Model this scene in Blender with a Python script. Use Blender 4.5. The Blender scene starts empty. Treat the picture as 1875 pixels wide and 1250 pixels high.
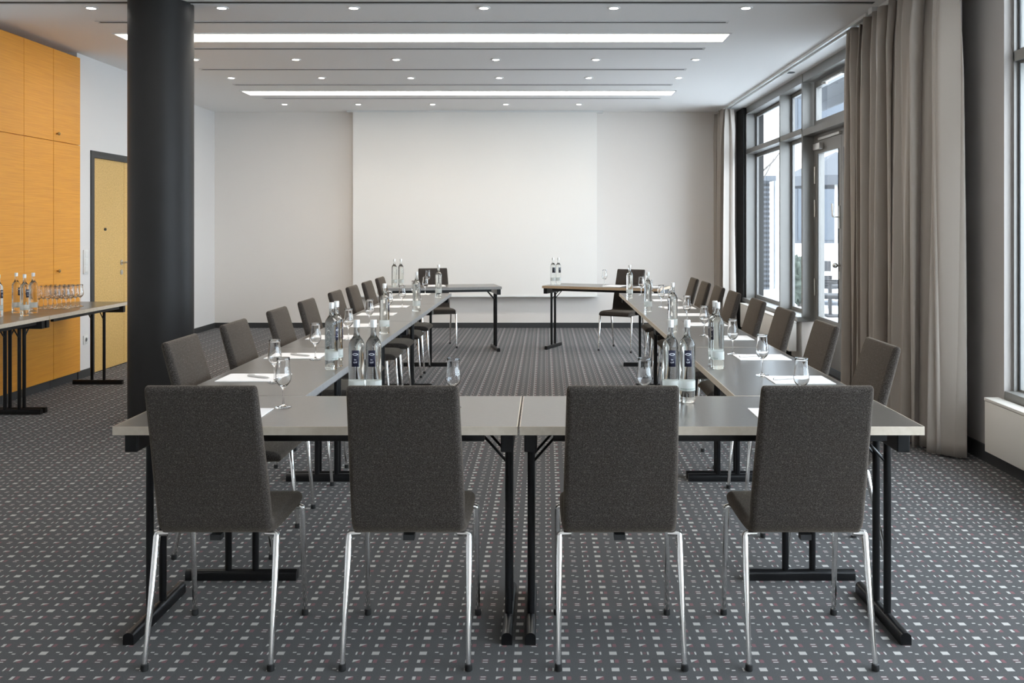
import bpy, bmesh, math, random
from mathutils import Vector, Matrix
random.seed(7)
SC = bpy.context.scene
COL = SC.collection
PI = math.pi
R = math.radians

# ------------------------------------------------------------------ materials
def new_mat(name):
    m = bpy.data.materials.new(name); m.use_nodes = True
    nt = m.node_tree
    for n in list(nt.nodes): nt.nodes.remove(n)
    out = nt.nodes.new('ShaderNodeOutputMaterial')
    return m, nt, out

def setin(node, key, val):
    if key in node.inputs: node.inputs[key].default_value = val

def pbr(name, col, rough=0.5, metal=0.0, spec=0.5, noise=None, bump=None, coat=0.0, sheen=0.0, coat_rough=0.1):
    """noise=(scale, colour2, detail, stretch) mixes in a second colour; bump=(scale, strength)."""
    m, nt, out = new_mat(name)
    b = nt.nodes.new('ShaderNodeBsdfPrincipled')
    b.inputs['Base Color'].default_value = (*col, 1)
    b.inputs['Roughness'].default_value = rough
    b.inputs['Metallic'].default_value = metal
    setin(b, 'Specular IOR Level', spec); setin(b, 'Coat Weight', coat); setin(b, 'Coat Roughness', coat_rough)
    setin(b, 'Sheen Weight', sheen)
    nt.links.new(b.outputs[0], out.inputs[0])
    tc = nt.nodes.new('ShaderNodeTexCoord')
    if noise:
        mp = nt.nodes.new('ShaderNodeMapping'); mp.inputs['Scale'].default_value = noise[3] if len(noise) > 3 else (1, 1, 1)
        n = nt.nodes.new('ShaderNodeTexNoise'); n.inputs['Scale'].default_value = noise[0]; n.inputs['Detail'].default_value = noise[2]
        mx = nt.nodes.new('ShaderNodeMix'); mx.data_type = 'RGBA'
        rp = nt.nodes.new('ShaderNodeMapRange'); rp.inputs[1].default_value = 0.35; rp.inputs[2].default_value = 0.68
        nt.links.new(tc.outputs['Object'], mp.inputs[0]); nt.links.new(mp.outputs[0], n.inputs['Vector'])
        nt.links.new(n.outputs[0], rp.inputs[0]); nt.links.new(rp.outputs[0], mx.inputs[0])
        mx.inputs[6].default_value = (*col, 1); mx.inputs[7].default_value = (*noise[1], 1)
        nt.links.new(mx.outputs[2], b.inputs['Base Color'])
    if bump:
        n2 = nt.nodes.new('ShaderNodeTexNoise'); n2.inputs['Scale'].default_value = bump[0]; n2.inputs['Detail'].default_value = 3
        bp = nt.nodes.new('ShaderNodeBump'); bp.inputs['Strength'].default_value = bump[1]; bp.inputs['Distance'].default_value = 0.002
        nt.links.new(tc.outputs['Object'], n2.inputs['Vector']); nt.links.new(n2.outputs[0], bp.inputs['Height'])
        nt.links.new(bp.outputs[0], b.inputs['Normal'])
    return m

def emit(name, col, strength):
    m, nt, out = new_mat(name)
    e = nt.nodes.new('ShaderNodeEmission'); e.inputs[0].default_value = (*col, 1); e.inputs[1].default_value = strength
    nt.links.new(e.outputs[0], out.inputs[0]); return m

def real_glass(name, ior, tint=(1, 1, 1), rough=0.0):
    m, nt, out = new_mat(name)
    g = nt.nodes.new('ShaderNodeBsdfGlass'); g.inputs['IOR'].default_value = ior
    g.inputs['Color'].default_value = (*tint, 1); g.inputs['Roughness'].default_value = rough
    nt.links.new(g.outputs[0], out.inputs[0]); return m

def pane_glass(name, clear=0.95, tint=(0.95, 0.98, 1.0)):
    m, nt, out = new_mat(name)
    t = nt.nodes.new('ShaderNodeBsdfTransparent'); t.inputs[0].default_value = (*tint, 1)
    g = nt.nodes.new('ShaderNodeBsdfGlossy'); g.inputs['Roughness'].default_value = 0.02
    fr = nt.nodes.new('ShaderNodeFresnel'); fr.inputs[0].default_value = 1.35
    mx = nt.nodes.new('ShaderNodeMixShader')
    ge = nt.nodes.new('ShaderNodeNewGeometry'); iv = nt.nodes.new('ShaderNodeMath'); iv.operation = 'SUBTRACT'; iv.inputs[0].default_value = 1.0
    ml = nt.nodes.new('ShaderNodeMath'); ml.operation = 'MULTIPLY'
    nt.links.new(ge.outputs['Backfacing'], iv.inputs[1]); nt.links.new(iv.outputs[0], ml.inputs[0]); nt.links.new(fr.outputs[0], ml.inputs[1])
    nt.links.new(ml.outputs[0], mx.inputs[0]); nt.links.new(t.outputs[0], mx.inputs[1]); nt.links.new(g.outputs[0], mx.inputs[2])
    nt.links.new(mx.outputs[0], out.inputs[0]); return m

def film(name, col, alpha):
    m, nt, out = new_mat(name)
    t = nt.nodes.new('ShaderNodeBsdfTransparent'); d = nt.nodes.new('ShaderNodeBsdfDiffuse'); d.inputs[0].default_value = (*col, 1)
    tr = nt.nodes.new('ShaderNodeBsdfTranslucent'); tr.inputs[0].default_value = (*col, 1)
    ad = nt.nodes.new('ShaderNodeMixShader'); ad.inputs[0].default_value = 0.5
    mx = nt.nodes.new('ShaderNodeMixShader'); mx.inputs[0].default_value = alpha
    nt.links.new(d.outputs[0], ad.inputs[1]); nt.links.new(tr.outputs[0], ad.inputs[2])
    nt.links.new(t.outputs[0], mx.inputs[1]); nt.links.new(ad.outputs[0], mx.inputs[2]); nt.links.new(mx.outputs[0], out.inputs[0])
    return m

def carpet_material():
    m, nt, out = new_mat('patterned_carpet')
    L = nt.links
    def val(x): return x
    def mth(op, a, b=None, c=None):
        n = nt.nodes.new('ShaderNodeMath'); n.operation = op
        for i, s in enumerate((a, b, c)):
            if s is None: continue
            if isinstance(s, (int, float)): n.inputs[i].default_value = s
            else: L.new(s, n.inputs[i])
        return n.outputs[0]
    tc = nt.nodes.new('ShaderNodeTexCoord'); sp = nt.nodes.new('ShaderNodeSeparateXYZ')
    L.new(tc.outputs['Object'], sp.inputs[0])
    X, Y = sp.outputs[0], sp.outputs[1]
    PX, PY = 0.1594, 0.1115
    X0, Y0 = 1.1845, 2.9155
    def uwrap(off): return mth('WRAP', mth('SUBTRACT', X, X0 + off), PX / 2, -PX / 2)
    def vwrap(off): return mth('WRAP', mth('SUBTRACT', Y, Y0 + off), PY / 2, -PY / 2)
    cols = [uwrap(0), uwrap(PX / 3), uwrap(2 * PX / 3)]
    A, B = vwrap(0), vwrap(PY / 2)
    def rect(u, v, cx, cy, w, h):
        return mth('MULTIPLY', mth('LESS_THAN', mth('ABSOLUTE', mth('SUBTRACT', u, cx)), w / 2),
                   mth('LESS_THAN', mth('ABSOLUTE', mth('SUBTRACT', v, cy)), h / 2))
    def add(*xs):
        r = xs[0]
        for x in xs[1:]: r = mth('MAXIMUM', r, x)
        return r
    diag = mth('GREATER_THAN', mth('SUBTRACT', B, mth('MULTIPLY', cols[2], 0.8)), 0.0015)
    tri_box = rect(cols[2], B, 0, 0, 0.025, 0.021)
    white = add(rect(cols[0], A, 0, 0, 0.025, 0.023),
                rect(cols[0], B, -0.007, 0, 0.011, 0.021),
                rect(cols[1], A, -0.008, 0.006, 0.012, 0.007), rect(cols[1], A, 0.009, -0.006, 0.012, 0.007),
                rect(cols[1], B, 0, 0.008, 0.017, 0.0055), rect(cols[1], B, 0, -0.007, 0.017, 0.0055),
                rect(cols[2], A, -0.011, 0, 0.0055, 0.021), rect(cols[2], A, 0.011, 0, 0.0055, 0.021),
                mth('MULTIPLY', tri_box, diag))
    red = add(rect(cols[0], B, 0.0085, 0, 0.013, 0.022),
              mth('MULTIPLY', mth('MULTIPLY', tri_box, mth('SUBTRACT', 1.0, diag)), mth('GREATER_THAN', cols[2], -0.002)),
              mth('MULTIPLY', rect(cols[2], A, 0, 0, 0.010, 0.016), 0.5),
              mth('MULTIPLY', rect(cols[1], B, 0, 0.001, 0.024, 0.026), 0.35))
    nz = nt.nodes.new('ShaderNodeTexNoise'); nz.inputs['Scale'].default_value = 420; nz.inputs['Detail'].default_value = 2
    L.new(tc.outputs['Object'], nz.inputs['Vector'])
    rp = nt.nodes.new('ShaderNodeMapRange'); rp.inputs[1].default_value = 0.3; rp.inputs[2].default_value = 0.7
    L.new(nz.outputs[0], rp.inputs[0])
    def mix(f, a, b):
        x = nt.nodes.new('ShaderNodeMix'); x.data_type = 'RGBA'
        if isinstance(f, (int, float)): x.inputs[0].default_value = f
        else: L.new(f, x.inputs[0])
        for i, s in ((6, a), (7, b)):
            if isinstance(s, tuple): x.inputs[i].default_value = (*s, 1)
            else: L.new(s, x.inputs[i])
        return x.outputs[2]
    base = mix(rp.outputs[0], CARPET_LO, CARPET_HI)
    c = mix(mth('MULTIPLY', red, 0.42), base, (0.32, 0.085, 0.10))
    c = mix(mth('MULTIPLY', white, 0.85), c, CARPET_WHITE)
    b = nt.nodes.new('ShaderNodeBsdfPrincipled'); L.new(c, b.inputs['Base Color'])
    b.inputs['Roughness'].default_value = 0.95; setin(b, 'Specular IOR Level', 0.1); setin(b, 'Sheen Weight', 0.15)
    bp = nt.nodes.new('ShaderNodeBump'); bp.inputs['Strength'].default_value = 0.35; bp.inputs['Distance'].default_value = 0.003
    L.new(nz.outputs[0], bp.inputs['Height']); L.new(bp.outputs[0], b.inputs['Normal'])
    L.new(b.outputs[0], out.inputs[0])
    return m

def speckled_wood(name, c1, c2, stretch, scale, rough=0.4, c3=None):
    m, nt, out = new_mat(name); L = nt.links
    tc = nt.nodes.new('ShaderNodeTexCoord'); mp = nt.nodes.new('ShaderNodeMapping'); mp.inputs['Scale'].default_value = stretch
    n1 = nt.nodes.new('ShaderNodeTexNoise'); n1.inputs['Scale'].default_value = scale; n1.inputs['Detail'].default_value = 5
    n2 = nt.nodes.new('ShaderNodeTexNoise'); n2.inputs['Scale'].default_value = 0.8
    L.new(tc.outputs['Object'], mp.inputs[0]); L.new(mp.outputs[0], n1.inputs['Vector']); L.new(tc.outputs['Object'], n2.inputs['Vector'])
    r1 = nt.nodes.new('ShaderNodeMapRange'); r1.inputs[1].default_value = 0.35; r1.inputs[2].default_value = 0.65
    L.new(n1.outputs[0], r1.inputs[0])
    mx = nt.nodes.new('ShaderNodeMix'); mx.data_type = 'RGBA'; mx.inputs[6].default_value = (*c1, 1); mx.inputs[7].default_value = (*c2, 1)
    L.new(r1.outputs[0], mx.inputs[0])
    m2 = nt.nodes.new('ShaderNodeMix'); m2.data_type = 'RGBA'; m2.inputs[7].default_value = (*(c3 or c2), 1)
    r2 = nt.nodes.new('ShaderNodeMapRange'); r2.inputs[1].default_value = 0.4; r2.inputs[2].default_value = 0.7; r2.inputs[4].default_value = 0.35
    L.new(n2.outputs[0], r2.inputs[0]); L.new(r2.outputs[0], m2.inputs[0]); L.new(mx.outputs[2], m2.inputs[6])
    b = nt.nodes.new('ShaderNodeBsdfPrincipled'); b.inputs['Roughness'].default_value = rough
    L.new(m2.outputs[2], b.inputs['Base Color']); L.new(b.outputs[0], out.inputs[0])
    return m

def fabric_material():
    m, nt, out = new_mat('charcoal_melange_fabric'); L = nt.links
    tc = nt.nodes.new('ShaderNodeTexCoord')
    def noise(scale, stretch, lo, hi, det):
        mp = nt.nodes.new('ShaderNodeMapping'); mp.inputs['Scale'].default_value = stretch
        n = nt.nodes.new('ShaderNodeTexNoise'); n.inputs['Scale'].default_value = scale; n.inputs['Detail'].default_value = det
        r = nt.nodes.new('ShaderNodeMapRange'); r.inputs[1].default_value = lo; r.inputs[2].default_value = hi
        L.new(tc.outputs['Object'], mp.inputs[0]); L.new(mp.outputs[0], n.inputs['Vector']); L.new(n.outputs[0], r.inputs[0])
        return r.outputs[0], n.outputs[0]
    a, _ = noise(240, (1, 1, 3.0), 0.52, 0.74, 2)
    a2, _ = noise(240, (3.0, 1, 1), 0.55, 0.78, 2)
    c, cr = noise(700, (1, 1, 1), 0.40, 0.75, 2)
    d, _ = noise(9, (1, 1, 1), 0.3, 0.7, 3)
    mxm = nt.nodes.new('ShaderNodeMath'); mxm.operation = 'MAXIMUM'; L.new(a, mxm.inputs[0]); L.new(a2, mxm.inputs[1])
    def mix(f, x, y):
        n = nt.nodes.new('ShaderNodeMix'); n.data_type = 'RGBA'; L.new(f, n.inputs[0])
        for k, q in ((6, x), (7, y)):
            if isinstance(q, tuple): n.inputs[k].default_value = (*q, 1)
            else: L.new(q, n.inputs[k])
        return n.outputs[2]
    base = mix(c, (0.012, 0.0105, 0.0098), (0.060, 0.0505, 0.0445))
    warm = mix(d, base, (0.026, 0.0205, 0.0175))
    dim = nt.nodes.new('ShaderNodeMath'); dim.operation = 'MULTIPLY'; dim.inputs[1].default_value = 0.75; L.new(mxm.outputs[0], dim.inputs[0])
    col = mix(dim.outputs[0], warm, (0.175, 0.153, 0.135))
    b = nt.nodes.new('ShaderNodeBsdfPrincipled'); L.new(col, b.inputs['Base Color']); b.inputs['Roughness'].default_value = 0.95
    setin(b, 'Specular IOR Level', 0.08); setin(b, 'Sheen Weight', 0.22); setin(b, 'Sheen Roughness', 0.5)
    if 'Sheen Tint' in b.inputs: b.inputs['Sheen Tint'].default_value = (0.9, 0.74, 0.58, 1)
    bp = nt.nodes.new('ShaderNodeBump'); bp.inputs['Strength'].default_value = 0.45; bp.inputs['Distance'].default_value = 0.002
    L.new(cr, bp.inputs['Height']); L.new(bp.outputs[0], b.inputs['Normal']); L.new(b.outputs[0], out.inputs[0])
    return m

CARPET_LO, CARPET_HI, CARPET_WHITE = (0.021, 0.0204, 0.020), (0.082, 0.0795, 0.078), (0.50, 0.47, 0.44)
M = {}
M['carpet'] = carpet_material()
M['wall'] = pbr('wall_paint', (0.79, 0.745, 0.70), 0.85, spec=0.2, bump=(160, 0.05))
M['wall_white'] = pbr('white_wall_paint', (0.76, 0.74, 0.72), 0.85, spec=0.2, bump=(160, 0.05))
M['ceiling'] = pbr('ceiling_paint', (0.89, 0.875, 0.86), 0.9, spec=0.15)
M['slot'] = pbr('slot_shadow_gap', (0.05, 0.048, 0.045), 0.8)
M['slot_edge'] = pbr('slot_edge_white', (0.66, 0.65, 0.64), 0.6)
M['screen'] = pbr('screen_white', (0.86, 0.835, 0.795), 0.8, spec=0.2)
M['baseboard'] = pbr('baseboard_dark', (0.040, 0.041, 0.042), 0.5)
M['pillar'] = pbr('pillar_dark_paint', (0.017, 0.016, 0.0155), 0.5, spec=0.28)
M['pier'] = pbr('pier_taupe_paint', (0.40, 0.37, 0.345), 0.7, spec=0.3)
M['frame_grey'] = pbr('window_frame_grey', (0.225, 0.215, 0.20), 0.36, metal=0.25, spec=0.5)
M['gasket'] = pbr('gasket_black', (0.015, 0.016, 0.018), 0.6)
M['chrome'] = pbr('chrome', (0.83, 0.82, 0.80), 0.09, metal=1.0)
M['steel'] = pbr('brushed_steel', (0.60, 0.58, 0.55), 0.3, metal=1.0)
M['brass'] = pbr('aged_brass', (0.30, 0.19, 0.08), 0.35, metal=0.9)
M['black'] = pbr('black_coated_steel', (0.006, 0.006, 0.0065), 0.30, spec=0.35)
M['rubber'] = pbr('black_rubber', (0.012, 0.012, 0.012), 0.6)
M['fabric'] = fabric_material()
M['laminate'] = pbr('grey_laminate', (0.088, 0.079, 0.067), 0.28, spec=0.5, noise=(60, (0.100, 0.090, 0.077), 2), coat=0.25, coat_rough=0.28)
M['edge'] = pbr('edge_band_greige', (0.56, 0.48, 0.38), 0.42, noise=(40, (0.61, 0.53, 0.43), 2))
M['edge_grey'] = pbr('edge_band_grey', (0.25, 0.245, 0.24), 0.42, noise=(40, (0.29, 0.285, 0.28), 2))
M['edge_wood'] = pbr('edge_band_tan', (0.42, 0.30, 0.19), 0.45, noise=(40, (0.46, 0.33, 0.21), 2))
M['oak'] = speckled_wood('orange_oak_veneer', (0.86, 0.385, 0.042), (0.74, 0.305, 0.031), (6, 1.2, 70), 3.0, 0.42, (0.70, 0.30, 0.036))
M['birch'] = speckled_wood('speckled_birch_veneer', (0.78, 0.52, 0.19), (0.60, 0.37, 0.115), (55, 38, 60), 1.6, 0.4)
M['plinth'] = pbr('plinth_dark', (0.045, 0.046, 0.048), 0.5)
M['curtain'] = pbr('taupe_satin_curtain', (0.33, 0.285, 0.245), 0.42, spec=0.45, bump=(600, 0.08), sheen=0.2)
M['white_plastic'] = pbr('white_plastic', (0.78, 0.78, 0.76), 0.35)
M['radiator'] = pbr('cream_enamel', (0.72, 0.68, 0.62), 0.4)
M['paper'] = pbr('white_paper', (0.88, 0.86, 0.85), 0.85, spec=0.1)
M['pen'] = pbr('pale_grey_pen', (0.62, 0.60, 0.58), 0.35)
M['cap'] = pbr('silver_white_cap', (0.74, 0.74, 0.72), 0.3, metal=0.35)
M['navy'] = pbr('navy_label', (0.012, 0.013, 0.035), 0.5)
M['ink'] = pbr('white_print', (0.82, 0.82, 0.84), 0.6)
M['green_ink'] = pbr('grey_green_print', (0.20, 0.26, 0.22), 0.6)
M['band'] = film('frosted_print', (0.86, 0.88, 0.86), 0.62)
M['bottle'] = real_glass('water_filled_glass', 1.36, (0.975, 0.985, 0.975))
M['glass'] = real_glass('clear_glass', 1.45, (0.99, 0.99, 0.99))
M['pane'] = pane_glass('window_pane_glass')
M['tube'] = emit('linear_lamp_diffuser', (1.0, 0.925, 0.82), 10.0)
M['tube_dim'] = emit('linear_lamp_diffuser_dimmed', (1.0, 0.925, 0.82), 1.5)
M['led'] = emit('downlight_lens', (1.0, 0.95, 0.88), 40.0)
M['trim'] = pbr('white_metal_trim', (0.80, 0.80, 0.79), 0.3)
M['paving'] = pbr('grey_paving', (0.50, 0.505, 0.51), 0.8, noise=(3, (0.58, 0.585, 0.59), 4))
M['render_white'] = pbr('white_render', (0.82, 0.84, 0.86), 0.9)
M['dark_glass'] = pbr('facade_window_dark', (0.05, 0.06, 0.075), 0.1)
M['awning'] = pbr('grey_awning_cloth', (0.06, 0.063, 0.07), 0.9)
M['furniture'] = pbr('terrace_dark_wicker', (0.02, 0.019, 0.02), 0.7)
M['bark'] = pbr('bark', (0.10, 0.085, 0.075), 0.9)
M['leaf'] = pbr('hedge_leaf', (0.035, 0.045, 0.035), 0.8, noise=(14, (0.075, 0.090, 0.070), 4))
M['stone'] = pbr('facade_stone_grey', (0.09, 0.095, 0.105), 0.85)

# ------------------------------------------------------------------ mesh helpers
def nbm(): return bmesh.new()

def box(bm, x0, x1, y0, y1, z0, z1):
    vs = [bm.verts.new(p) for p in ((x0,y0,z0),(x1,y0,z0),(x1,y1,z0),(x0,y1,z0),(x0,y0,z1),(x1,y0,z1),(x1,y1,z1),(x0,y1,z1))]
    for f in ((0,3,2,1),(4,5,6,7),(0,1,5,4),(1,2,6,5),(2,3,7,6),(3,0,4,7)): bm.faces.new([vs[i] for i in f])

def bbox(bm, x0, x1, y0, y1, z0, z1, r=0.003, seg=2):
    t = nbm(); box(t, x0, x1, y0, y1, z0, z1)
    bmesh.ops.bevel(t, geom=list(t.edges), offset=r, segments=seg, affect='EDGES', profile=0.5)
    me = bpy.data.meshes.new('tmp'); t.to_mesh(me); t.free(); bm.from_mesh(me); bpy.data.meshes.remove(me)

def tube(bm, pts, radii, seg=12, caps=True):
    pts = [Vector(p) for p in pts]
    if isinstance(radii, (int, float)): radii = [radii] * len(pts)
    rings = []
    up = None
    for i, p in enumerate(pts):
        if i == 0: d = (pts[1] - p)
        elif i == len(pts) - 1: d = (p - pts[i-1])
        else: d = (pts[i+1] - p).normalized() + (p - pts[i-1]).normalized()
        d.normalize()
        if up is None:
            a = Vector((0,0,1)) if abs(d.z) < 0.9 else Vector((1,0,0))
            up = (a - d * a.dot(d)).normalized()
        else:
            up = (up - d * up.dot(d)).normalized()
        s = d.cross(up)
        rings.append([bm.verts.new(p + (up * math.cos(2*PI*k/seg) + s * math.sin(2*PI*k/seg)) * radii[i]) for k in range(seg)])
    for a, b in zip(rings, rings[1:]):
        for k in range(seg): bm.faces.new((a[k], a[(k+1)%seg], b[(k+1)%seg], b[k]))
    if caps:
        bm.faces.new(list(reversed(rings[0]))); bm.faces.new(rings[-1])

def lathe(bm, prof, seg=32, closed=False):
    """prof: (r, z) list; r = 0 ends become poles; closed joins last to first."""
    rows = []
    for r, z in prof:
        if r < 1e-6: rows.append([bm.verts.new((0, 0, z))])
        else: rows.append([bm.verts.new((r*math.cos(2*PI*k/seg), r*math.sin(2*PI*k/seg), z)) for k in range(seg)])
    pairs = list(zip(rows, rows[1:]))
    if closed: pairs.append((rows[-1], rows[0]))
    for a, b in pairs:
        for k in range(seg):
            k2 = (k+1) % seg
            if len(a) == 1 and len(b) == 1: continue
            if len(a) == 1: bm.faces.new((a[0], b[k2], b[k]))
            elif len(b) == 1: bm.faces.new((a[k], a[k2], b[0]))
            else: bm.faces.new((a[k], a[k2], b[k2], b[k]))

def sphere(bm, c, rx, ry=None, rz=None, u=14, v=9):
    ry = ry or rx; rz = rz or rx
    mt = Matrix.Translation(Vector(c)) @ Matrix.Diagonal((rx, ry, rz, 1))
    bmesh.ops.create_uvsphere(bm, u_segments=u, v_segments=v, radius=1, matrix=mt)

def xform(bm, mt): bmesh.ops.transform(bm, matrix=mt, verts=list(bm.verts))

def obj(name, bm, mat, parent=None, smooth=None, loc=None):
    me = bpy.data.meshes.new(name)
    bmesh.ops.recalc_face_normals(bm, faces=list(bm.faces))
    bm.to_mesh(me); bm.free()
    me.materials.append(M[mat] if isinstance(mat, str) else mat)
    if smooth:
        for p in me.polygons: p.use_smooth = True
        if smooth != True: me.set_sharp_from_angle(angle=R(smooth))
    o = bpy.data.objects.new(name, me); COL.objects.link(o)
    if parent: o.parent = parent
    if loc: o.location = loc
    return o

def tag(o, label=None, cat=None, group=None, kind=None):
    if label: o['label'] = label
    if cat: o['category'] = cat
    if group: o['group'] = group
    if kind: o['kind'] = kind
    return o

def thing(name, label, cat, loc=(0,0,0), rz=0.0, group=None):
    o = bpy.data.objects.new(name, None); COL.objects.link(o)
    o.location = loc; o.rotation_euler = (0, 0, rz); o.empty_display_size = 0.1
    return tag(o, label, cat, group)

def structure(name, label, cat, bm=None, mat=None, smooth=None):
    if bm is None:
        o = bpy.data.objects.new(name, None); COL.objects.link(o)
    else: o = obj(name, bm, mat, smooth=smooth)
    return tag(o, label, cat, None, 'structure')

def dup(root, loc, rz=0.0, label=None, group=None):
    r = root.copy(); COL.objects.link(r); r.location = loc; r.rotation_euler = (0, 0, rz)
    if label: r['label'] = label
    if group: r['group'] = group
    for ch in list(root.children):
        c = ch.copy(); COL.objects.link(c); c.parent = r
        for g in list(ch.children):
            d = g.copy(); COL.objects.link(d); d.parent = c
    return r

def boxes(*bs):
    bm = nbm()
    for b in bs: box(bm, *b)
    return bm

# ------------------------------------------------------------------ room
CZ = 3.07; BW = 12.82; XFL = -4.70; XDL = -4.40; XW = 2.75; XG = 2.88; REAR = -1.8
structure('floor', 'grey carpet with rows of small pale squares and dashes', 'floor', boxes((-6.0, 3.05, REAR - 0.2, BW + 0.2, -0.12, 0.0)), 'carpet')
structure('ceiling', 'pale grey flat ceiling above the whole room', 'ceiling', boxes((-6.0, 3.05, REAR - 0.2, BW + 0.2, CZ, CZ + 0.15)), 'ceiling')
structure('wall_back', 'off white back wall behind the big screen', 'wall', boxes((-5.0, 3.05, BW, BW + 0.15, 0, CZ)), 'wall')
DY0, DY1, DZ = 8.716, 10.12, 2.175
structure('wall_left', 'white side wall with the pale wooden door', 'wall',
          boxes((-4.6, XDL, 8.47, DY0, 0, CZ), (-4.6, XDL, DY0, DY1, DZ, CZ), (-4.6, XDL, DY1, 10.4, 0, CZ),
                (-4.95, XFL, 10.3, BW, 0, CZ), (-5.1, -4.95, REAR, 10.3, 0, CZ), (-4.95, -4.36, REAR, 7.08, 0, CZ)), 'wall_white')
structure('wall_rear', 'white wall behind the viewer', 'wall', boxes((-5.1, 3.05, REAR - 0.15, REAR, 0, CZ)), 'wall')
PIER = 2.70
structure('wall_right', 'taupe wall pier between the two windows', 'wall',
          boxes((PIER, 3.0, 5.30, 7.75, 0, CZ), (PIER, 3.0, REAR, 5.30, 0, 0.42)), 'pier')
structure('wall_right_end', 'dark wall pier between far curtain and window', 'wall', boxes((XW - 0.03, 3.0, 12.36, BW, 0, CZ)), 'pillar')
structure('wall_right_parapet', 'cream parapet under the far window', 'wall', boxes((XW + 0.01, 3.0, 9.68, 12.36, 0, 0.45)), 'wall')
bh = 0.074
structure('baseboard_back', 'dark grey baseboard along the back wall', 'baseboard', boxes((XFL, 2.7, BW - 0.014, BW, 0, bh)), 'baseboard')
structure('baseboard_left', 'dark grey baseboard along the side wall', 'baseboard',
          boxes((XFL, XFL + 0.014, 10.4, BW - 0.014, 0, bh), (XDL, XDL + 0.014, 8.47, DY0, 0, bh), (XDL, XDL + 0.014, DY1, 10.4, 0, bh)), 'baseboard')
structure('baseboard_right', 'black baseboard along the window wall pier', 'baseboard', boxes((PIER - 0.014, PIER, REAR, 7.75, 0, 0.10)), 'baseboard')

# ceiling slots (continuous air slots let into the ceiling)
for i, y in enumerate((7.197, 8.268, 9.354, 10.36, 11.44)):
    x0, x1 = (-3.56, 1.445)
    s = structure('trim_%d' % (i + 1), 'long dark air slot across the ceiling', 'ceiling slot', boxes((x0, x1, y - 0.022, y + 0.022, CZ - 0.003, CZ)), 'slot')
    obj('slot_edge', boxes((x0 - 0.02, x1 + 0.02, y - 0.036, y - 0.022, CZ - 0.006, CZ), (x0 - 0.02, x1 + 0.02, y + 0.022, y + 0.036, CZ - 0.006, CZ)), 'slot_edge', s)
s = structure('trim_6', 'shadow gap crossing the ceiling near the top edge', 'ceiling slot', boxes((-4.9, 2.40, 6.555, 6.595, CZ - 0.003, CZ)), 'slot')
obj('slot_edge', boxes((-4.9, 2.40, 6.595, 6.615, CZ - 0.006, CZ)), 'slot_edge', s)

# linear lights
def linear_light(y, label, lamp='tube'):
    t = thing('linear_ceiling_light', label, 'ceiling light', (-1.04, y, CZ), 0, 'long bright linear ceiling lights')
    hw, hl = 0.155, 2.60
    obj('diffuser', boxes((-hl, hl, -hw, hw, -0.006, -0.002)), lamp, t)
    e = 0.018
    obj('frame', boxes((-hl - e, hl + e, -hw - e, -hw, -0.010, 0), (-hl - e, hl + e, hw, hw + e, -0.010, 0),
                       (-hl - e, -hl, -hw, hw, -0.010, 0), (hl, hl + e, -hw, hw, -0.010, 0)), 'trim', t)
    return t
linear_light(7.776, 'long glowing linear ceiling light nearer the viewer, its end hidden behind the pillar')
linear_light(10.97, 'long glowing linear ceiling light nearer the white screen wall')
linear_light(4.58, 'long glowing linear ceiling light above the front tables')
linear_light(1.38, 'long glowing linear ceiling light over the viewer', 'tube_dim')

# downlights
def make_downlight():
    t = thing('ceiling_downlight', '', 'downlight', (0, 0, CZ))
    b = nbm(); lathe(b, [(0.032, -0.001), (0.033, -0.007), (0.045, -0.008), (0.050, -0.004), (0.050, 0.0), (0.032, 0.0)], 28, closed=True)
    obj('trim_ring', b, 'trim', t, smooth=40)
    b = nbm(); lathe(b, [(0, -0.004), (0.0315, -0.004), (0.0315, -0.001), (0, -0.001)], 24)
    obj('lens', b, 'led', t)
    return t
DL0 = make_downlight(); first = [True]
ordn = ['first', 'second', 'third', 'fourth', 'fifth', 'sixth']
rows = [(6.73, (-3.39, -2.415, -1.43, -0.457, 0.514, 1.50), 'row nearest the viewer'),
        (8.80, (-3.42, -2.435, -1.455, -0.48, 0.497, 1.473), 'second row from the viewer'),
        (9.876, (-3.44, -2.45, -1.472, -0.503, 0.479, 1.466), 'third row from the viewer'),
        (12.0, (-3.468, -2.487, -1.498, -0.523, 0.451), 'last row close to the screen')]
SPOTS = []
for y, xs, where in rows:
    for k, x in enumerate(xs):
        lb = 'small bright ceiling downlight, %s from left, %s' % (ordn[k], where)
        if first[0]:
            first[0] = False; DL0.location = (x, y, CZ); DL0['label'] = lb; DL0['group'] = 'ceiling downlights'
        else: dup(DL0, (x, y, CZ), 0, lb, 'ceiling downlights')
        SPOTS.append((x, y))

# projection screen on the back wall
t = thing('projection_screen', 'large blank white projection screen on the back wall', 'screen', (-0.985, BW, 0))
obj('screen_surface', boxes((-1.715, 1.715, -0.150, -0.001, 0.472, CZ - 0.022)), 'screen', t)
obj('bottom_rail', boxes((-1.725, 1.735, -0.156, -0.001, 0.452, 0.472)), 'white_plastic', t)
obj('ceiling_casing', boxes((-1.80, 1.80, -0.175, -0.001, CZ - 0.022, CZ - 0.001)), 'white_plastic', t)

# pillar
b = nbm(); lathe(b, [(0, 0), (0.226, 0), (0.226, CZ), (0, CZ)], 96)
tag(obj('pillar', b, 'pillar', smooth=40, loc=(-2.82, 6.62, 0)), 'thick dark grey round pillar beside the buffet table', 'pillar', None, 'structure')

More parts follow.
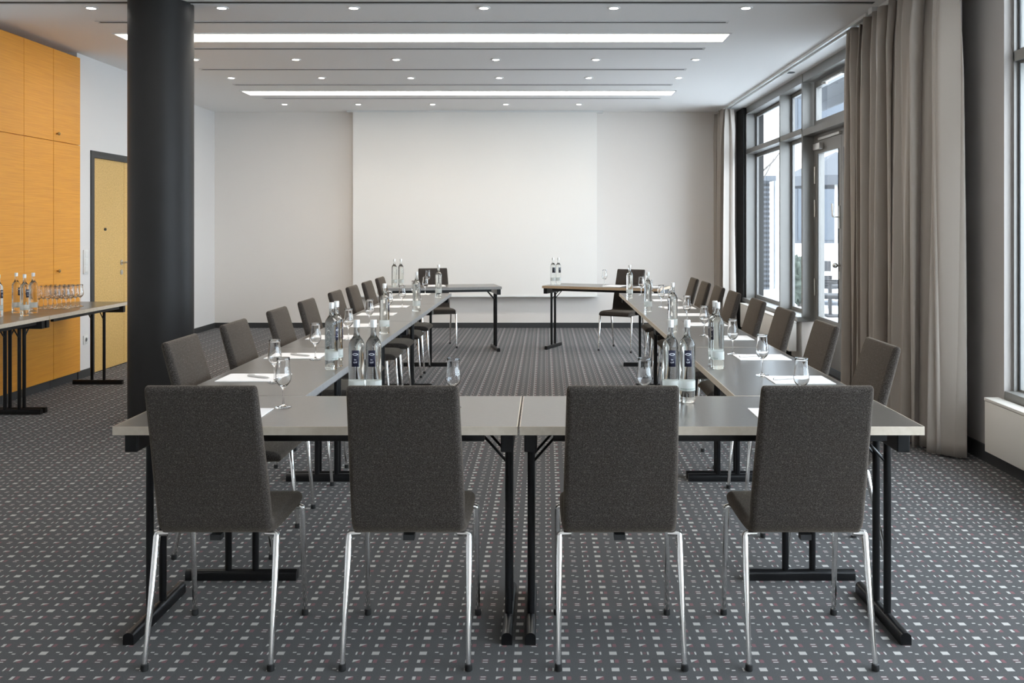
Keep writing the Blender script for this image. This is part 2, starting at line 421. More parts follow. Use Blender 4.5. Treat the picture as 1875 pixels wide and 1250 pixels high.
# wooden door in the left wall
d = structure('door_1', 'pale speckled wooden double door in a dark frame', 'door')
obj('door_frame', boxes((XDL - 0.06, XDL + 0.012, DY0, DY0 + 0.062, 0, DZ), (XDL - 0.06, XDL + 0.012, DY0 + 0.062, DY1 - 0.062, DZ - 0.065, DZ),
                        (XDL - 0.06, XDL + 0.012, DY1 - 0.062, DY1, 0, DZ)), 'baseboard', d)
SE = 9.435
l1 = obj('door_leaf', boxes((XDL - 0.05, XDL - 0.008, DY0 + 0.064, SE - 0.003, 0.012, DZ - 0.067)), 'birch', d)
obj('door_leaf', boxes((XDL - 0.05, XDL - 0.008, SE + 0.003, DY1 - 0.064, 0.012, DZ - 0.067)), 'birch', d)
hb = nbm(); hy = SE - 0.065
tube(hb, [(XDL - 0.008, hy, 1.067), (XDL + 0.045, hy, 1.067)], 0.010, 12)
tube(hb, [(XDL + 0.040, hy - 0.004, 1.067), (XDL + 0.042, hy + 0.115, 1.067)], 0.009, 12)
tube(hb, [(XDL - 0.008, hy, 1.067), (XDL + 0.002, hy, 1.067)], 0.026, 20)
obj('door_handle', hb, 'steel', l1, smooth=40)
hb = nbm(); tube(hb, [(XDL - 0.008, hy, 0.965), (XDL + 0.0, hy, 0.965)], 0.026, 20); tube(hb, [(XDL, hy, 0.965), (XDL + 0.003, hy, 0.965)], 0.010, 12)
obj('lock_rosette', hb, 'steel', l1, smooth=40)
hb = nbm(); tube(hb, [(XDL - 0.008, 9.02, 1.41), (XDL + 0.006, 9.02, 1.41)], 0.014, 14)
obj('peephole', hb, 'baseboard', l1, smooth=40)

# light switches and socket
t = thing('light_switch', 'white triple light switch plate beside the wooden door', 'light switch', (XDL + 0.001, 8.62, 1.10))
bm = nbm(); bbox(bm, 0, 0.012, -0.041, 0.041, -0.115, 0.115, 0.004); obj('plate', bm, 'white_plastic', t, smooth=30)
for z in (-0.072, 0, 0.072):
    bm = nbm(); bbox(bm, 0.012, 0.018, -0.028, 0.028, z - 0.030, z + 0.030, 0.003); obj('rocker', bm, 'white_plastic', t, smooth=30)
t = thing('wall_socket', 'white wall socket low down beside the wooden door', 'socket', (XDL + 0.001, 8.62, 0.355))
bm = nbm(); bbox(bm, 0, 0.010, -0.041, 0.041, -0.041, 0.041, 0.004); obj('plate', bm, 'white_plastic', t, smooth=30)
bm = nbm(); lathe(bm, [(0.020, 0.0), (0.022, 0.004), (0.025, 0.004), (0.025, 0.0)], 24, closed=True); xform(bm, Matrix.Translation((0.010, 0, 0)) @ Matrix.Rotation(PI/2, 4, 'Y'))
obj('socket_ring', bm, 'white_plastic', t, smooth=40)
bm = nbm(); tube(bm, [(0.0101, 0, 0), (0.0112, 0, 0)], 0.019, 20); obj('socket_well', bm, 'stone', t)

# ------------------------------------------------------------------ oak cabinets
XC = -4.36
def cabinet(y0, y1, doors_up, doors_lo, label, knobs):
    t = thing('wall_cabinet', label, 'cabinet', (0, 0, 0), 0, 'tall orange oak wall cabinets')
    obj('carcass', boxes((-4.94, XC - 0.022, y0 + 0.001, y1 - 0.001, 0.08, 3.015)), 'oak', t)
    obj('plinth', boxes((-4.94, XC - 0.03, y0 + 0.001, y1 - 0.001, 0, 0.08)), 'plinth', t)
    for (a, b_) in doors_up:
        bm = nbm(); bbox(bm, XC - 0.020, XC, a + 0.0022, b_ - 0.0022, 2.199, 3.015, 0.0012, 1); dd = obj('upper_door', bm, 'oak', t)
        if ('u', a) in knobs:
            kb = nbm(); lathe(kb, [(0, 0), (0.007, 0), (0.006, 0.012), (0.014, 0.018), (0.015, 0.026), (0.010, 0.031), (0, 0.032)], 18)
            xform(kb, Matrix.Translation((XC, a + 0.047, 2.265)) @ Matrix.Rotation(PI/2, 4, 'Y')); obj('knob', kb, 'brass', dd, smooth=50)
    for (a, b_) in doors_lo:
        bm = nbm(); bbox(bm, XC - 0.020, XC, a + 0.0022, b_ - 0.0022, 0.08, 2.194, 0.0012, 1); dd = obj('lower_door', bm, 'oak', t)
        if ('l', a) in knobs:
            kb = nbm(); lathe(kb, [(0, 0), (0.007, 0), (0.006, 0.012), (0.014, 0.018), (0.015, 0.026), (0.010, 0.031), (0, 0.032)], 18)
            xform(kb, Matrix.Translation((XC, a + 0.055, 1.04)) @ Matrix.Rotation(PI/2, 4, 'Y')); obj('knob', kb, 'brass', dd, smooth=50)
    return t
cabinet(7.995, 8.455, [(7.995, 8.455)], [(7.995, 8.455)], 'narrow orange oak wall cabinet with two small knobs, next to the white wall', {('u', 7.995), ('l', 7.995)})
cabinet(7.085, 7.993, [(7.085, 7.541), (7.541, 7.993)], [(7.085, 7.541), (7.541, 7.993)], 'wide orange oak wall cabinet with plain knobless doors behind the buffet bottles', set())

# ------------------------------------------------------------------ windows, terrace door
def window(name, label, ys, z0, z1, ztr, XW, XG, mt, cw):
    w = structure(name, label, 'window')
    y0, y1 = ys[0], ys[-1]
    obj('window_head', boxes((XW, 3.0, y0, y1, 2.975, CZ)), 'frame_grey', w)
    obj('window_sill', boxes((XW - 0.05, 3.0, y0, y1, z0 - 0.05, z0)), 'frame_grey', w)
    obj('transom', boxes((XW, 2.91, y0, y1, ztr - 0.03, ztr + 0.03)), 'frame_grey', w)
    for y in ys:
        obj('mullion', boxes((XW, 2.91, y - mt, y + mt, z0, 2.975)), 'frame_grey', w)
    for a, c in zip(ys, ys[1:]):
        for za, zb in ((z0, ztr - 0.03), (ztr + 0.03, 2.975)):
            ya, yb = a + mt, c - mt
            p = obj('pane', boxes((XG + 0.004, XG + 0.012, ya + cw, yb - cw, za + cw, zb - cw)), 'pane', w)
            obj('casement', boxes((XG, 2.91, ya, ya + cw, za, zb), (XG, 2.91, yb - cw, yb, za, zb),
                                  (XG, 2.91, ya + cw, yb - cw, za, za + cw), (XG, 2.91, ya + cw, yb - cw, zb - cw, zb)), 'frame_grey', w)
            g = min(0.012, cw * 0.6)
            obj('gasket', boxes((XG - 0.004, XG + 0.002, ya + cw - 0.005, ya + cw - 0.005 + g, za + cw - 0.005, zb - cw + 0.005), (XG - 0.004, XG + 0.002, yb - cw + 0.005 - g, yb - cw + 0.005, za + cw - 0.005, zb - cw + 0.005)), 'gasket', w)
    return w
window('window_1', 'tall grey framed window beside the far curtain', [9.644, 10.56, 12.33], 0.47, 3.0, 2.46, XW, XG, 0.022, 0.045)
window('window_2', 'grey framed window at the near end beyond the curtains', [-1.6, 1.8, 5.285], 0.47, 3.0, 2.43, 2.745, 2.772, 0.012, 0.014)

d2 = structure('door_2', 'grey framed glass terrace door with closer and lever', 'door')
obj('door_head', boxes((XW, 3.0, 7.75, 9.614, 2.975, CZ)), 'frame_grey', d2)
obj('transom', boxes((XW, 2.91, 7.75, 9.614, 2.40, 2.47)), 'frame_grey', d2)
obj('door_post', boxes((XW, 2.91, 7.75, 7.83, 0, 2.975)), 'frame_grey', d2)
obj('door_post', boxes((XG - 0.01, 2.95, 9.51, 9.614, 0, 2.40)), 'frame_grey', d2)
def leaf(y0, y1, z0, z1, st, bot, top, name):
    lf = obj(name, boxes((XG - 0.02, 2.92, y0, y0 + st, z0, z1), (XG - 0.02, 2.92, y1 - st, y1, z0, z1), (XG - 0.02, 2.92, y0 + st, y1 - st, z0, bot), (XG - 0.02, 2.92, y0 + st, y1 - st, top, z1)), 'frame_grey', d2)
    obj('pane', boxes((XG + 0.002, XG + 0.010, y0 + st, y1 - st, bot, top)), 'pane', lf)
    g = 0.010
    obj('gasket', boxes((XG - 0.024, XG - 0.018, y0 + st - g, y0 + st, bot, top), (XG - 0.024, XG - 0.018, y1 - st, y1 - st + g, bot, top)), 'gasket', lf)
    return lf
lfA = leaf(8.70, 9.51, 0.03, 2.33, 0.085, 0.50, 2.20, 'door_leaf')
lfB = leaf(7.84, 8.695, 0.03, 2.33, 0.085, 0.50, 2.20, 'door_leaf')
obj('door_head_filler', boxes((XG - 0.01, 2.95, 7.83, 9.51, 2.33, 2.40)), 'frame_grey', d2)
leaf(7.84, 9.58, 2.48, 2.965, 0.07, 2.55, 2.90, 'transom_light')
structure('threshold', 'dark door threshold below the terrace door', 'threshold', boxes((XW, 3.0, 7.75, 9.67, -0.05, 0.015)), 'gasket')
bm = nbm(); bbox(bm, XG - 0.07, XG - 0.021, 9.24, 9.46, 2.235, 2.30, 0.004); obj('door_closer', bm, 'steel', lfA, smooth=30)
bm = nbm(); box(bm, XG - 0.035, XG - 0.012, 8.72, 9.40, 2.335, 2.36); obj('closer_rail', bm, 'steel', d2)
bm = nbm(); box(bm, XG - 0.05, XG - 0.021, 8.6, 9.2, 2.90, 2.915); tube(bm, [(XG - 0.05, 9.2, 2.90), (XG - 0.05, 9.05, 2.88)], 0.01, 8); obj('window_opener', bm, 'steel', d2)
for z in (1.98, 1.63, 0.8):
    bm = nbm(); tube(bm, [(XG - 0.030, 9.515, z - 0.09), (XG - 0.030, 9.515, z + 0.09)], 0.011, 10); obj('hinge', bm, 'steel', d2, smooth=40)
bm = nbm(); yh = 8.745
box(bm, XG - 0.028, XG - 0.020, yh - 0.016, yh + 0.016, 1.42, 1.64)
tube(bm, [(XG - 0.028, yh, 1.53), (XG - 0.075, yh, 1.53), (XG - 0.080, yh + 0.03, 1.54), (XG - 0.080, yh + 0.05, 1.66)], 0.009, 10)
obj('lever_handle', bm, 'steel', lfA, smooth=40)
bm = nbm(); tube(bm, [(XG - 0.020, yh, 1.06), (XG - 0.05, yh, 1.06)], 0.012, 12); sphere(bm, (XG - 0.065, yh, 1.06), 0.027); obj('knob', bm, 'steel', lfA, smooth=50)
bm = nbm(); bbox(bm, XG - 0.025, XG - 0.020, yh - 0.012, yh + 0.012, 0.93, 1.00, 0.002); obj('lock_plate', bm, 'steel', lfA)

# radiators under the windows
def radiator(y0, y1, label):
    t = thing('radiator_cover', label, 'radiator', (0, 0, 0), 0)
    bm = nbm(); bbox(bm, 2.60, 2.684, y0, y1, 0.107, 0.405, 0.004); obj('casing', bm, 'radiator', t, smooth=30)
    bm = nbm(); bbox(bm, 2.597, 2.684, y0 - 0.004, y1 + 0.004, 0.407, 0.425, 0.003); obj('top_grille', bm, 'radiator', t, smooth=30)
    for yb in (y0 + 0.2, y1 - 0.95): obj('foot_bracket', boxes((2.63, 2.685, yb, yb + 0.06, 0.0, 0.107)), 'rubber', t)
    return t
radiator(1.0, 5.33, 'cream radiator cover under the near window, bottom corner beside the pier')
radiator(9.62, 12.0, 'long cream radiator cover under the far window behind the chairs')

# ------------------------------------------------------------------ curtains
def curtain(name, label, y0, y1, x, z0, z1, nf, amp, seed, bend=0.0, edge=0.0, lean=0.0):
    rnd = random.Random(seed)
    n = 420; nz = 34
    ph = [rnd.uniform(0, 2*PI) for _ in range(8)]
    am = [rnd.uniform(0.45, 1.40) for _ in range(nf + 2)]
    bm = nbm(); grid = []
    for j in range(nz + 1):
        v = j / nz; z = z0 + (z1 - z0) * v
        row = []
        top = max(0.0, (v - 0.90) / 0.10)
        A = amp * (1 - 0.25 * top) * (0.86 + 0.14 * (1 - v))
        for i in range(n + 1):
            u = i / n
            w = u + 0.022 * math.sin(2*PI*u*2 + ph[0]) + 0.006 * (1 - v) * math.sin(2*PI*u*5 + ph[1] + v * 2.0)
            p = 2*PI*nf*w
            k = min(nf, max(0, int(w * nf))); f = w * nf - k
            a = am[k] * (1 - f) + am[k + 1] * f
            sx = math.sin(p); dx = A * a * (math.copysign(abs(sx) ** 0.7, sx)) + A * 0.30 * math.sin(p * 2.3 + ph[2] + 1.2 * v) + A * 0.17 * math.sin(p * 4.7 + ph[3] - 2 * v)
            dx += 0.016 * max(0.0, (v - 0.80) / 0.20) * math.sin(p * 3 + ph[4])
            dy = 0.30 * (y1 - y0) / nf * math.sin(2 * p)
            yy = y0 + (y1 - y0) * u + dy
            pin = edge * (1 - abs(2 * v - 1)) if u > 0.97 or u < 0.03 else 0
            xx = x + dx + lean * u + bend * math.sin(PI * v) * (u)
            row.append(bm.verts.new((xx, yy, z)))
        grid.append(row)
    for j in range(nz):
        for i in range(n):
            bm.faces.new((grid[j][i], grid[j][i+1], grid[j+1][i+1], grid[j+1][i]))
    o = obj(name, bm, 'curtain', smooth=True)
    md = o.modifiers.new('thickness', 'SOLIDIFY'); md.thickness = 0.003
    return tag(o, label, 'curtain', 'taupe curtains on the window wall')
curtain('curtain', 'gathered taupe curtain nearest the viewer, its edge lit by the window', 5.53, 6.68, 2.49, 0.015, CZ - 0.05, 7, 0.092, 3)
curtain('curtain', 'gathered taupe curtain between the terrace door and the nearer curtain', 6.74, 7.36, 2.51, 0.015, CZ - 0.045, 5, 0.075, 11)
curtain('curtain', 'gathered taupe curtain in the far corner by the back wall', 12.10, 12.74, 2.46, 0.015, CZ - 0.045, 5, 0.075, 5)
t = thing('curtain_track', 'white double curtain track on the ceiling along the windows', 'curtain track', (0, 0, 0))
obj('rail', boxes((2.455, 2.475, 6.9, 12.78, CZ - 0.026, CZ - 0.001)), 'trim', t)
obj('rail', boxes((2.515, 2.535, 6.9, 12.78, CZ - 0.026, CZ - 0.001)), 'trim', t)
obj('web', boxes((2.475, 2.515, 6.9, 12.78, CZ - 0.010, CZ - 0.001)), 'slot_edge', t)
obj('end_bracket', boxes((2.43, 2.56, 6.70, 6.78, CZ - 0.045, CZ - 0.001)), 'trim', t)
obj('rail', boxes((2.47, 2.53, 5.35, 6.68, CZ - 0.030, CZ - 0.001)), 'trim', t)
bm = nbm(); lathe(bm, [(0, -0.006), (0.04, -0.006), (0.05, 0), (0, 0)], 24)
tag(obj('ceiling_sensor', bm, 'stone', smooth=40, loc=(2.60, 9.55, CZ)), 'small flat grey sensor disc on the ceiling near the window', 'sensor')

# ------------------------------------------------------------------ tables
def table(name, label, loc, rz, L, D, group, edge='edge', foff=0.0, finset=(0.028, 0.028)):
    t = thing(name, label, 'table', loc, rz, group)
    hl, hd = L / 2, D / 2
    obj('tabletop', boxes((-hl + 0.003, hl - 0.003, -hd + 0.003, hd - 0.003, 0.7215, 0.75)), 'laminate', t)
    obj('edge_band', boxes((-hl, hl, -hd, -hd + 0.003, 0.7205, 0.7497), (-hl, hl, hd - 0.003, hd, 0.7205, 0.7497),
                           (-hl, -hl + 0.003, -hd + 0.003, hd - 0.003, 0.7205, 0.7497), (hl - 0.003, hl, -hd + 0.003, hd - 0.003, 0.7205, 0.7497)), edge, t)
    for s in (-1, 1):
        bm = nbm(); bbox(bm, -hl + 0.115, hl - 0.115, s * (hd - 0.045) - 0.0125, s * (hd - 0.045) + 0.0125, 0.692, 0.7205, 0.002, 1); obj('apron', bm, 'black', t)
    for s, ins in ((-1, finset[0]), (1, finset[1])):
        x = s * (hl - ins)
        bm = nbm(); bbox(bm, x - 0.022, x + 0.022, -hd + 0.028, hd - 0.028, 0.655, 0.7205, 0.004, 2); obj('end_rail', bm, 'black', t)
        bm = nbm(); prof = [(-0.0185, 0.0), (-0.0185, 0.026)] + [(-0.0185 * math.cos(a), 0.026 + 0.016 * math.sin(a)) for a in [PI*k/10 for k in range(1, 10)]] + [(0.0185, 0.026), (0.0185, 0.0)]
        ra = [bm.verts.new((x + px, foff - 0.225, pz)) for px, pz in prof]; rb = [bm.verts.new((x + px, foff + 0.225, pz)) for px, pz in prof]
        for k in range(len(prof)):
            k2 = (k + 1) % len(prof); bm.faces.new((ra[k], ra[k2], rb[k2], rb[k]))
        bm.faces.new(ra); bm.faces.new(list(reversed(rb)))
        obj('foot_bar', bm, 'black', t, smooth=35)
        for q in (-0.055, 0.055):
            bm = nbm(); tube(bm, [(x, foff + q, 0.035), (x, foff + q, 0.66)], 0.0135, 16); obj('post', bm, 'black', t, smooth=40)
            bm = nbm(); tube(bm, [(x - s * 0.008, foff + q, 0.585), (x - s * 0.100, foff + q, 0.688), (x - s * 0.125, foff + q, 0.70), (x - s * 0.13, foff + q, 0.716)], 0.005, 8); obj('brace', bm, 'black', t, smooth=40)
    return t
G1 = 'front row of tables'; G2 = 'tables of the left row'; G3 = 'tables of the right row'
FY, FD, FL = 3.3545, 0.557, 1.386
table('folding_table', 'grey folding table at the front, under the two left-hand front chairs', (-0.7855, FY, 0), 0, FL - 0.003, FD, G1, foff=-0.045, finset=(0.05, 0.037))
table('folding_table', 'grey folding table at the front, under the two right-hand front chairs', (0.6045, FY, 0), 0, FL - 0.003, FD, G1, foff=-0.045, finset=(0.037, 0.06))
seams = [3.636, 5.115, 6.515, 7.98, 9.31]
for side, xc, g, nm in ((-1, -1.2325, G2, 'left'), (1, 1.032, G3, 'right')):
    for k in range(4):
        a, b_ = seams[k], seams[k+1]
        where = ['nearest the front tables', 'second from the front tables', 'third from the front tables', 'farthest from the front, before the angled table'][k]
        table('folding_table', 'grey folding table in the %s row, %s' % (nm, where), (xc, (a + b_) / 2, 0), PI/2, b_ - a - 0.003, 0.533, g, 'edge_grey' if side < 0 else 'edge')
def angled(label, corner, ang, L, D, side, edge):
    # corner = front inner corner; side -1: table extends to -x from the corner
    ca, sa = math.cos(ang), math.sin(ang)
    cx = corner[0] + side * ca * L/2 - sa * D/2; cy = corner[1] + side * sa * L/2 + ca * D/2
    return table('folding_table', label, (cx, cy, 0), ang, L, D, 'angled far tables', edge)
angled('grey folding table set at an angle at the far end of the left row', (-0.495, 10.32), R(13), 1.386, 0.55, -1, 'edge_grey')
angled('tan edged folding table set at an angle at the far end of the right row', (-0.035, 10.50), R(-23), 1.386, 0.55, 1, 'edge_wood')
BX = -4.0775
table('folding_table', 'grey buffet table in front of the oak cabinets, its end near the pillar', (BX, 7.59, 0), PI/2, 1.318, 0.535, 'buffet tables', 'edge')
table('folding_table', 'grey buffet table cut off by the picture edge, carrying the water bottles', (BX, 6.23, 0), PI/2, 1.386, 0.535, 'buffet tables', 'edge')

# ------------------------------------------------------------------ chairs
def catmull(P, n):
    out = []
    P = [Vector(p) for p in P]
    m = len(P) - 1
    for i in range(n + 1):
        tt = i / n * m; k = min(int(tt), m - 1); f = tt - k
        p0 = P[max(k-1, 0)]; p1 = P[k]; p2 = P[k+1]; p3 = P[min(k+2, m)]
        out.append(0.5 * ((2*p1) + (-p0 + p2)*f + (2*p0 - 5*p1 + 4*p2 - p3)*f*f + (-p0 + 3*p1 - 3*p2 + p3)*f**3))
    return out
def make_chair():
    t = thing('conference_chair', '', 'chair')
    # (y, z, width, thickness)
    P = [(0.228, 0.428, 0.375, 0.034), (0.205, 0.434, 0.385, 0.046), (0.15, 0.436, 0.388, 0.052), (0.05, 0.434, 0.388, 0.052), (-0.04, 0.432, 0.384, 0.050),
         (-0.095, 0.434, 0.380, 0.048), (-0.128, 0.446, 0.376, 0.047), (-0.146, 0.475, 0.374, 0.046), (-0.158, 0.53, 0.374, 0.045), (-0.185, 0.63, 0.371, 0.044),
         (-0.213, 0.735, 0.366, 0.042), (-0.243, 0.84, 0.361, 0.040), (-0.256, 0.885, 0.359, 0.038), (-0.264, 0.912, 0.357, 0.034)]
    Q = catmull([(p[0], p[1], p[2]) for p in P], 52); T = catmull([(p[3], 0, 0) for p in P], 52)
    N = 28; rings = []
    pts = [Vector((0, q.x, q.y)) for q in Q]
    st = []
    for i, q in enumerate(Q):
        a = pts[max(i-1, 0)]; b_ = pts[min(i+1, len(pts)-1)]
        d = (b_ - a).normalized(); nrm = Vector((0, -d.z, d.y))
        st.append([pts[i], nrm, d, q.z, T[i].x])
    # rounded ends
    def ends(s, sign):
        p, n_, d, w, th = s; o = []
        for k in range(1, 6):
            a = k / 5 * PI / 2
            o.append([p + d * (sign * th * 0.5 * math.sin(a)), n_, d, w - 0.020 * (1 - math.cos(a)), max(th * math.cos(a), 0.002)])
        return o
    allst = list(reversed(ends(st[0], -1))) + st + ends(st[-1], 1)
    bmr = []
    for p, n_, d, w, th in allst:
        ring = []
        r = min(th * 0.5, 0.021)
        hw, hh = w / 2 - r, th / 2 - r
        for k in range(N):
            qd = k // (N // 4); a = (k % (N // 4)) / (N // 4 - 1) * PI / 2 + qd * PI / 2
            cx = hw if qd in (0, 3) else -hw; cy = hh if qd in (0, 1) else -hh
            ring.append(p + Vector((cx + r * math.cos(a), 0, 0)) + n_ * (cy + r * math.sin(a)))
        bmr.append(ring)
    cut = 5 + 24
    def loft(rs, capA, capB):
        bm = nbm(); V = [[bm.verts.new(v) for v in r] for r in rs]
        for a, b_ in zip(V, V[1:]):
            for k in range(N): bm.faces.new((a[k], a[(k+1) % N], b_[(k+1) % N], b_[k]))
        if capA: bm.faces.new(list(reversed(V[0])))
        if capB: bm.faces.new(V[-1])
        return bm
    obj('seat', loft(bmr[:cut + 1], True, True), 'fabric', t, smooth=60)
    obj('backrest', loft(bmr[cut:], True, True), 'fabric', t, smooth=60)
    # chrome legs
    for sx in (-1, 1):
        for fr in (0, 1):
            bm = nbm()
            if fr: pts2 = [(sx * 0.160, 0.175, 0.410), (sx * 0.195, 0.176, 0.410), (sx * 0.1995, 0.177, 0.4075), (sx * 0.2005, 0.178, 0.401), (sx * 0.203, 0.210, 0.012)]
            else: pts2 = [(sx * 0.160, -0.124, 0.4135), (sx * 0.193, -0.125, 0.4135), (sx * 0.1975, -0.126, 0.411), (sx * 0.1990, -0.128, 0.405), (sx * 0.204, -0.210, 0.012)]
            tube(bm, pts2, [0.0095, 0.0095, 0.0105, 0.0115, 0.0085], 14)
            lg = obj('leg', bm, 'chrome', t, smooth=50)
            fx, fy = pts2[-1][0], pts2[-1][1]
            bm = nbm(); lathe(bm, [(0, 0), (0.0115, 0), (0.0125, 0.003), (0.0118, 0.020), (0.009, 0.022), (0, 0.022)], 16); xform(bm, Matrix.Translation((fx, fy, 0)))
            obj('foot_cap', bm, 'rubber', lg, smooth=40)
    bm = nbm()
    tube(bm, [(-0.155, -0.080, 0.416), (0.155, -0.080, 0.416)], 0.0085, 12)
    tube(bm, [(-0.155, 0.175, 0.410), (0.155, 0.175, 0.410)], 0.0085, 12)
    for sx in (-1, 1): tube(bm, [(sx * 0.160, -0.124, 0.4135), (sx * 0.160, 0.175, 0.410)], 0.0085, 10)
    obj('seat_frame', bm, 'chrome', t, smooth=50)
    obj('stacking_clip', boxes((-0.018, 0.018, -0.142, -0.112, 0.396, 0.414)), 'rubber', t)
    return t
CH = make_chair(); used = [False]
def chair(x, y, rz, label, group):
    if not used[0]:
        used[0] = True; CH.location = (x, y, 0); CH.rotation_euler = (0, 0, rz); CH['label'] = label; CH['group'] = group; return CH
    return dup(CH, (x, y, 0), rz, label, group)
FC = [(-1.0895, 'leftmost of the four front chairs, back to the viewer'), (-0.451, 'second from left of the four front chairs, back to the viewer'),
      (0.247, 'third from left of the four front chairs, back to the viewer'), (0.863, 'rightmost of the four front chairs, back to the viewer')]
for x, w in FC: chair(x, 3.12, 0, 'charcoal upholstered chrome chair, ' + w, 'chairs at the front tables')
places = ['nearest the viewer', 'second from the viewer', 'third from the viewer', 'fourth from the viewer', 'fifth from the viewer', 'sixth from the viewer', 'second to last', 'last before the angled table']
LY = [4.09, 4.79, 5.56, 6.245, 7.09, 7.71, 8.36, 9.02]
RY = [3.955, 4.735, 5.54, 6.25, 7.03, 7.64, 8.28, 8.91]
for k in range(8):
    chair(-1.39, LY[k], -PI/2, 'charcoal upholstered chair along the left table row, ' + places[k], 'chairs along the left table row')
for k in range(8):
    chair(1.215, RY[k], PI/2, 'charcoal upholstered chair along the right table row, ' + places[k], 'chairs along the right table row')
chair(-1.30, 10.80, PI + R(17), 'charcoal chair behind the angled table on the left, facing the viewer', 'chairs at the angled tables')
chair(0.90, 10.53, PI - R(29), 'charcoal chair behind the angled tan edged table, facing the viewer', 'chairs at the angled tables')

# ------------------------------------------------------------------ bottles
def text_mesh(s, size):
    cu = bpy.data.curves.new('txt', 'FONT'); cu.body = s; cu.size = size; cu.align_x = 'CENTER'; cu.align_y = 'CENTER'; cu.resolution_u = 3
    o = bpy.data.objects.new('txt', cu); COL.objects.link(o)
    dg = bpy.context.evaluated_depsgraph_get()
    me = bpy.data.meshes.new_from_object(o.evaluated_get(dg))
    bpy.data.objects.remove(o); bpy.data.curves.remove(cu)
    return me
RB = 0.0308
def wrap_to_cyl(bm, r):
    for v in bm.verts:
        a = v.co.x / r; z = v.co.y; rr = r + v.co.z
        v.co = Vector((rr * math.sin(a), -rr * math.cos(a), z))
def make_bottle():
    t = thing('water_bottle', '', 'bottle')
    b = nbm()
    prof = [(0, 0.004), (0.018, 0.003), (0.024, 0.0), (0.0285, 0.0008), (0.0305, 0.004), (RB, 0.009), (RB, 0.215), (0.0302, 0.2235), (0.0285, 0.231), (0.0255, 0.238), (0.0215, 0.2445), (0.0170, 0.2505), (0.0130, 0.2565), (0.0112, 0.263), (0.0104, 0.272), (0.0104, 0.296), (0, 0.296)]
    lathe(b, prof, 40); obj('glass_body', b, 'bottle', t, smooth=50)
    b = nbm(); lathe(b, [(0.0106, 0.2905), (0.0122, 0.291), (0.0122, 0.2985), (0.0114, 0.2995), (0.0126, 0.3005), (0.0126, 0.317), (0.0115, 0.3195), (0, 0.3195), (0, 0.2965), (0.0106, 0.2965)], 28)
    obj('cap', b, 'cap', t, smooth=35)
    b = nbm(); n = 10; hw = 0.0143
    g0 = [b.verts.new((-hw + 2*hw*k/n, 0.141, 0.0006)) for k in range(n+1)]; g1 = [b.verts.new((-hw + 2*hw*k/n, 0.204, 0.0006)) for k in range(n+1)]
    for k in range(n): b.faces.new((g0[k], g0[k+1], g1[k+1], g1[k]))
    wrap_to_cyl(b, RB); lab = obj('label_patch', b, 'navy', t, smooth=True)
    md = lab.modifiers.new('thickness', 'SOLIDIFY'); md.thickness = 0.0003; md.offset = -1
    # emblem: a lip-shaped outline, then two small words
    b = nbm(); n = 40
    def lip(k, s):
        a = 2*PI*k/n; x = math.cos(a); y = math.sin(a)
        yy = (0.0048 * (abs(y) ** 1.2) * (1 if y > 0 else -1)) * (1 - 0.25 * (x*x))
        if y > 0: yy -= 0.0008 * math.exp(-(x/0.22)**2)
        return (0.0112 * x * s, yy * s + 0.189)
    oi = [b.verts.new((*lip(k, 1.0), 0.0012)) for k in range(n)]; ii = [b.verts.new((*((lip(k, 1)[0]*0.74), 0.189 + (lip(k, 1)[1]-0.189)*0.58), 0.0012)) for k in range(n)]
    for k in range(n): b.faces.new((oi[k], oi[(k+1) % n], ii[(k+1) % n], ii[k]))
    wrap_to_cyl(b, RB); obj('emblem', b, 'ink', lab)
    b = nbm()
    for s, size, z in (('be', 0.0085, 0.1685), ('cyd', 0.0100, 0.1585)):
        me = text_mesh(s, size); k0 = len(b.verts); b.from_mesh(me); bpy.data.meshes.remove(me)
        b.verts.ensure_lookup_table()
        for v in b.verts[k0:]: v.co.y += z; v.co.z = 0.0012
    wrap_to_cyl(b, RB); obj('lettering', b, 'ink', lab)
    # frosted printed band near the foot
    b = nbm(); lathe(b, [(RB + 0.0004, 0.046), (RB + 0.0007, 0.046), (RB + 0.0007, 0.085), (RB + 0.0004, 0.085)], 40, closed=True)
    band = obj('printed_band', b, 'band', t, smooth=40)
    b = nbm(); n = 30
    for (a0, a1, z0, z1) in [(-1.0 + 0.2*k, -1.0 + 0.2*k + 0.12, 0.052, 0.0565) for k in range(11)] + [(-1.15, 1.15, 0.0470, 0.0480)]:
        m_ = max(1, int((a1 - a0) / 0.1))
        for q in range(m_):
            x0, x1 = (a0 + (a1-a0)*q/m_)*RB, (a0 + (a1-a0)*(q+1)/m_)*RB
            vs = [b.verts.new(p) for p in ((x0, z0, 0.0010), (x1, z0, 0.0010), (x1, z1, 0.0010), (x0, z1, 0.0010))]; b.faces.new(vs)
    wrap_to_cyl(b, RB); obj('small_print', b, 'green_ink', band)
    return t
BOT = make_bottle(); bused = [False]
def bottle(x, y, rz, label, group):
    if not bused[0]:
        bused[0] = True; BOT.location = (x, y, 0.7506); BOT.rotation_euler = (0, 0, rz); BOT['label'] = label; BOT['group'] = group; return
    dup(BOT, (x, y, 0.7506), rz, label, group)
gb = 'water bottles on the meeting tables'
bottle(-0.734, 3.51, R(2), 'clear water bottle with navy label behind the second front chair, left one of its pair', gb)
bottle(-0.668, 3.51, R(-3), 'clear water bottle with navy label behind the second front chair, right one of its pair', gb)
bottle(0.489, 3.51, R(3), 'clear water bottle with navy label behind the third front chair, left one of its pair', gb)
bottle(0.5535, 3.51, R(-2), 'clear water bottle with navy label behind the third front chair, right one of its pair', gb)
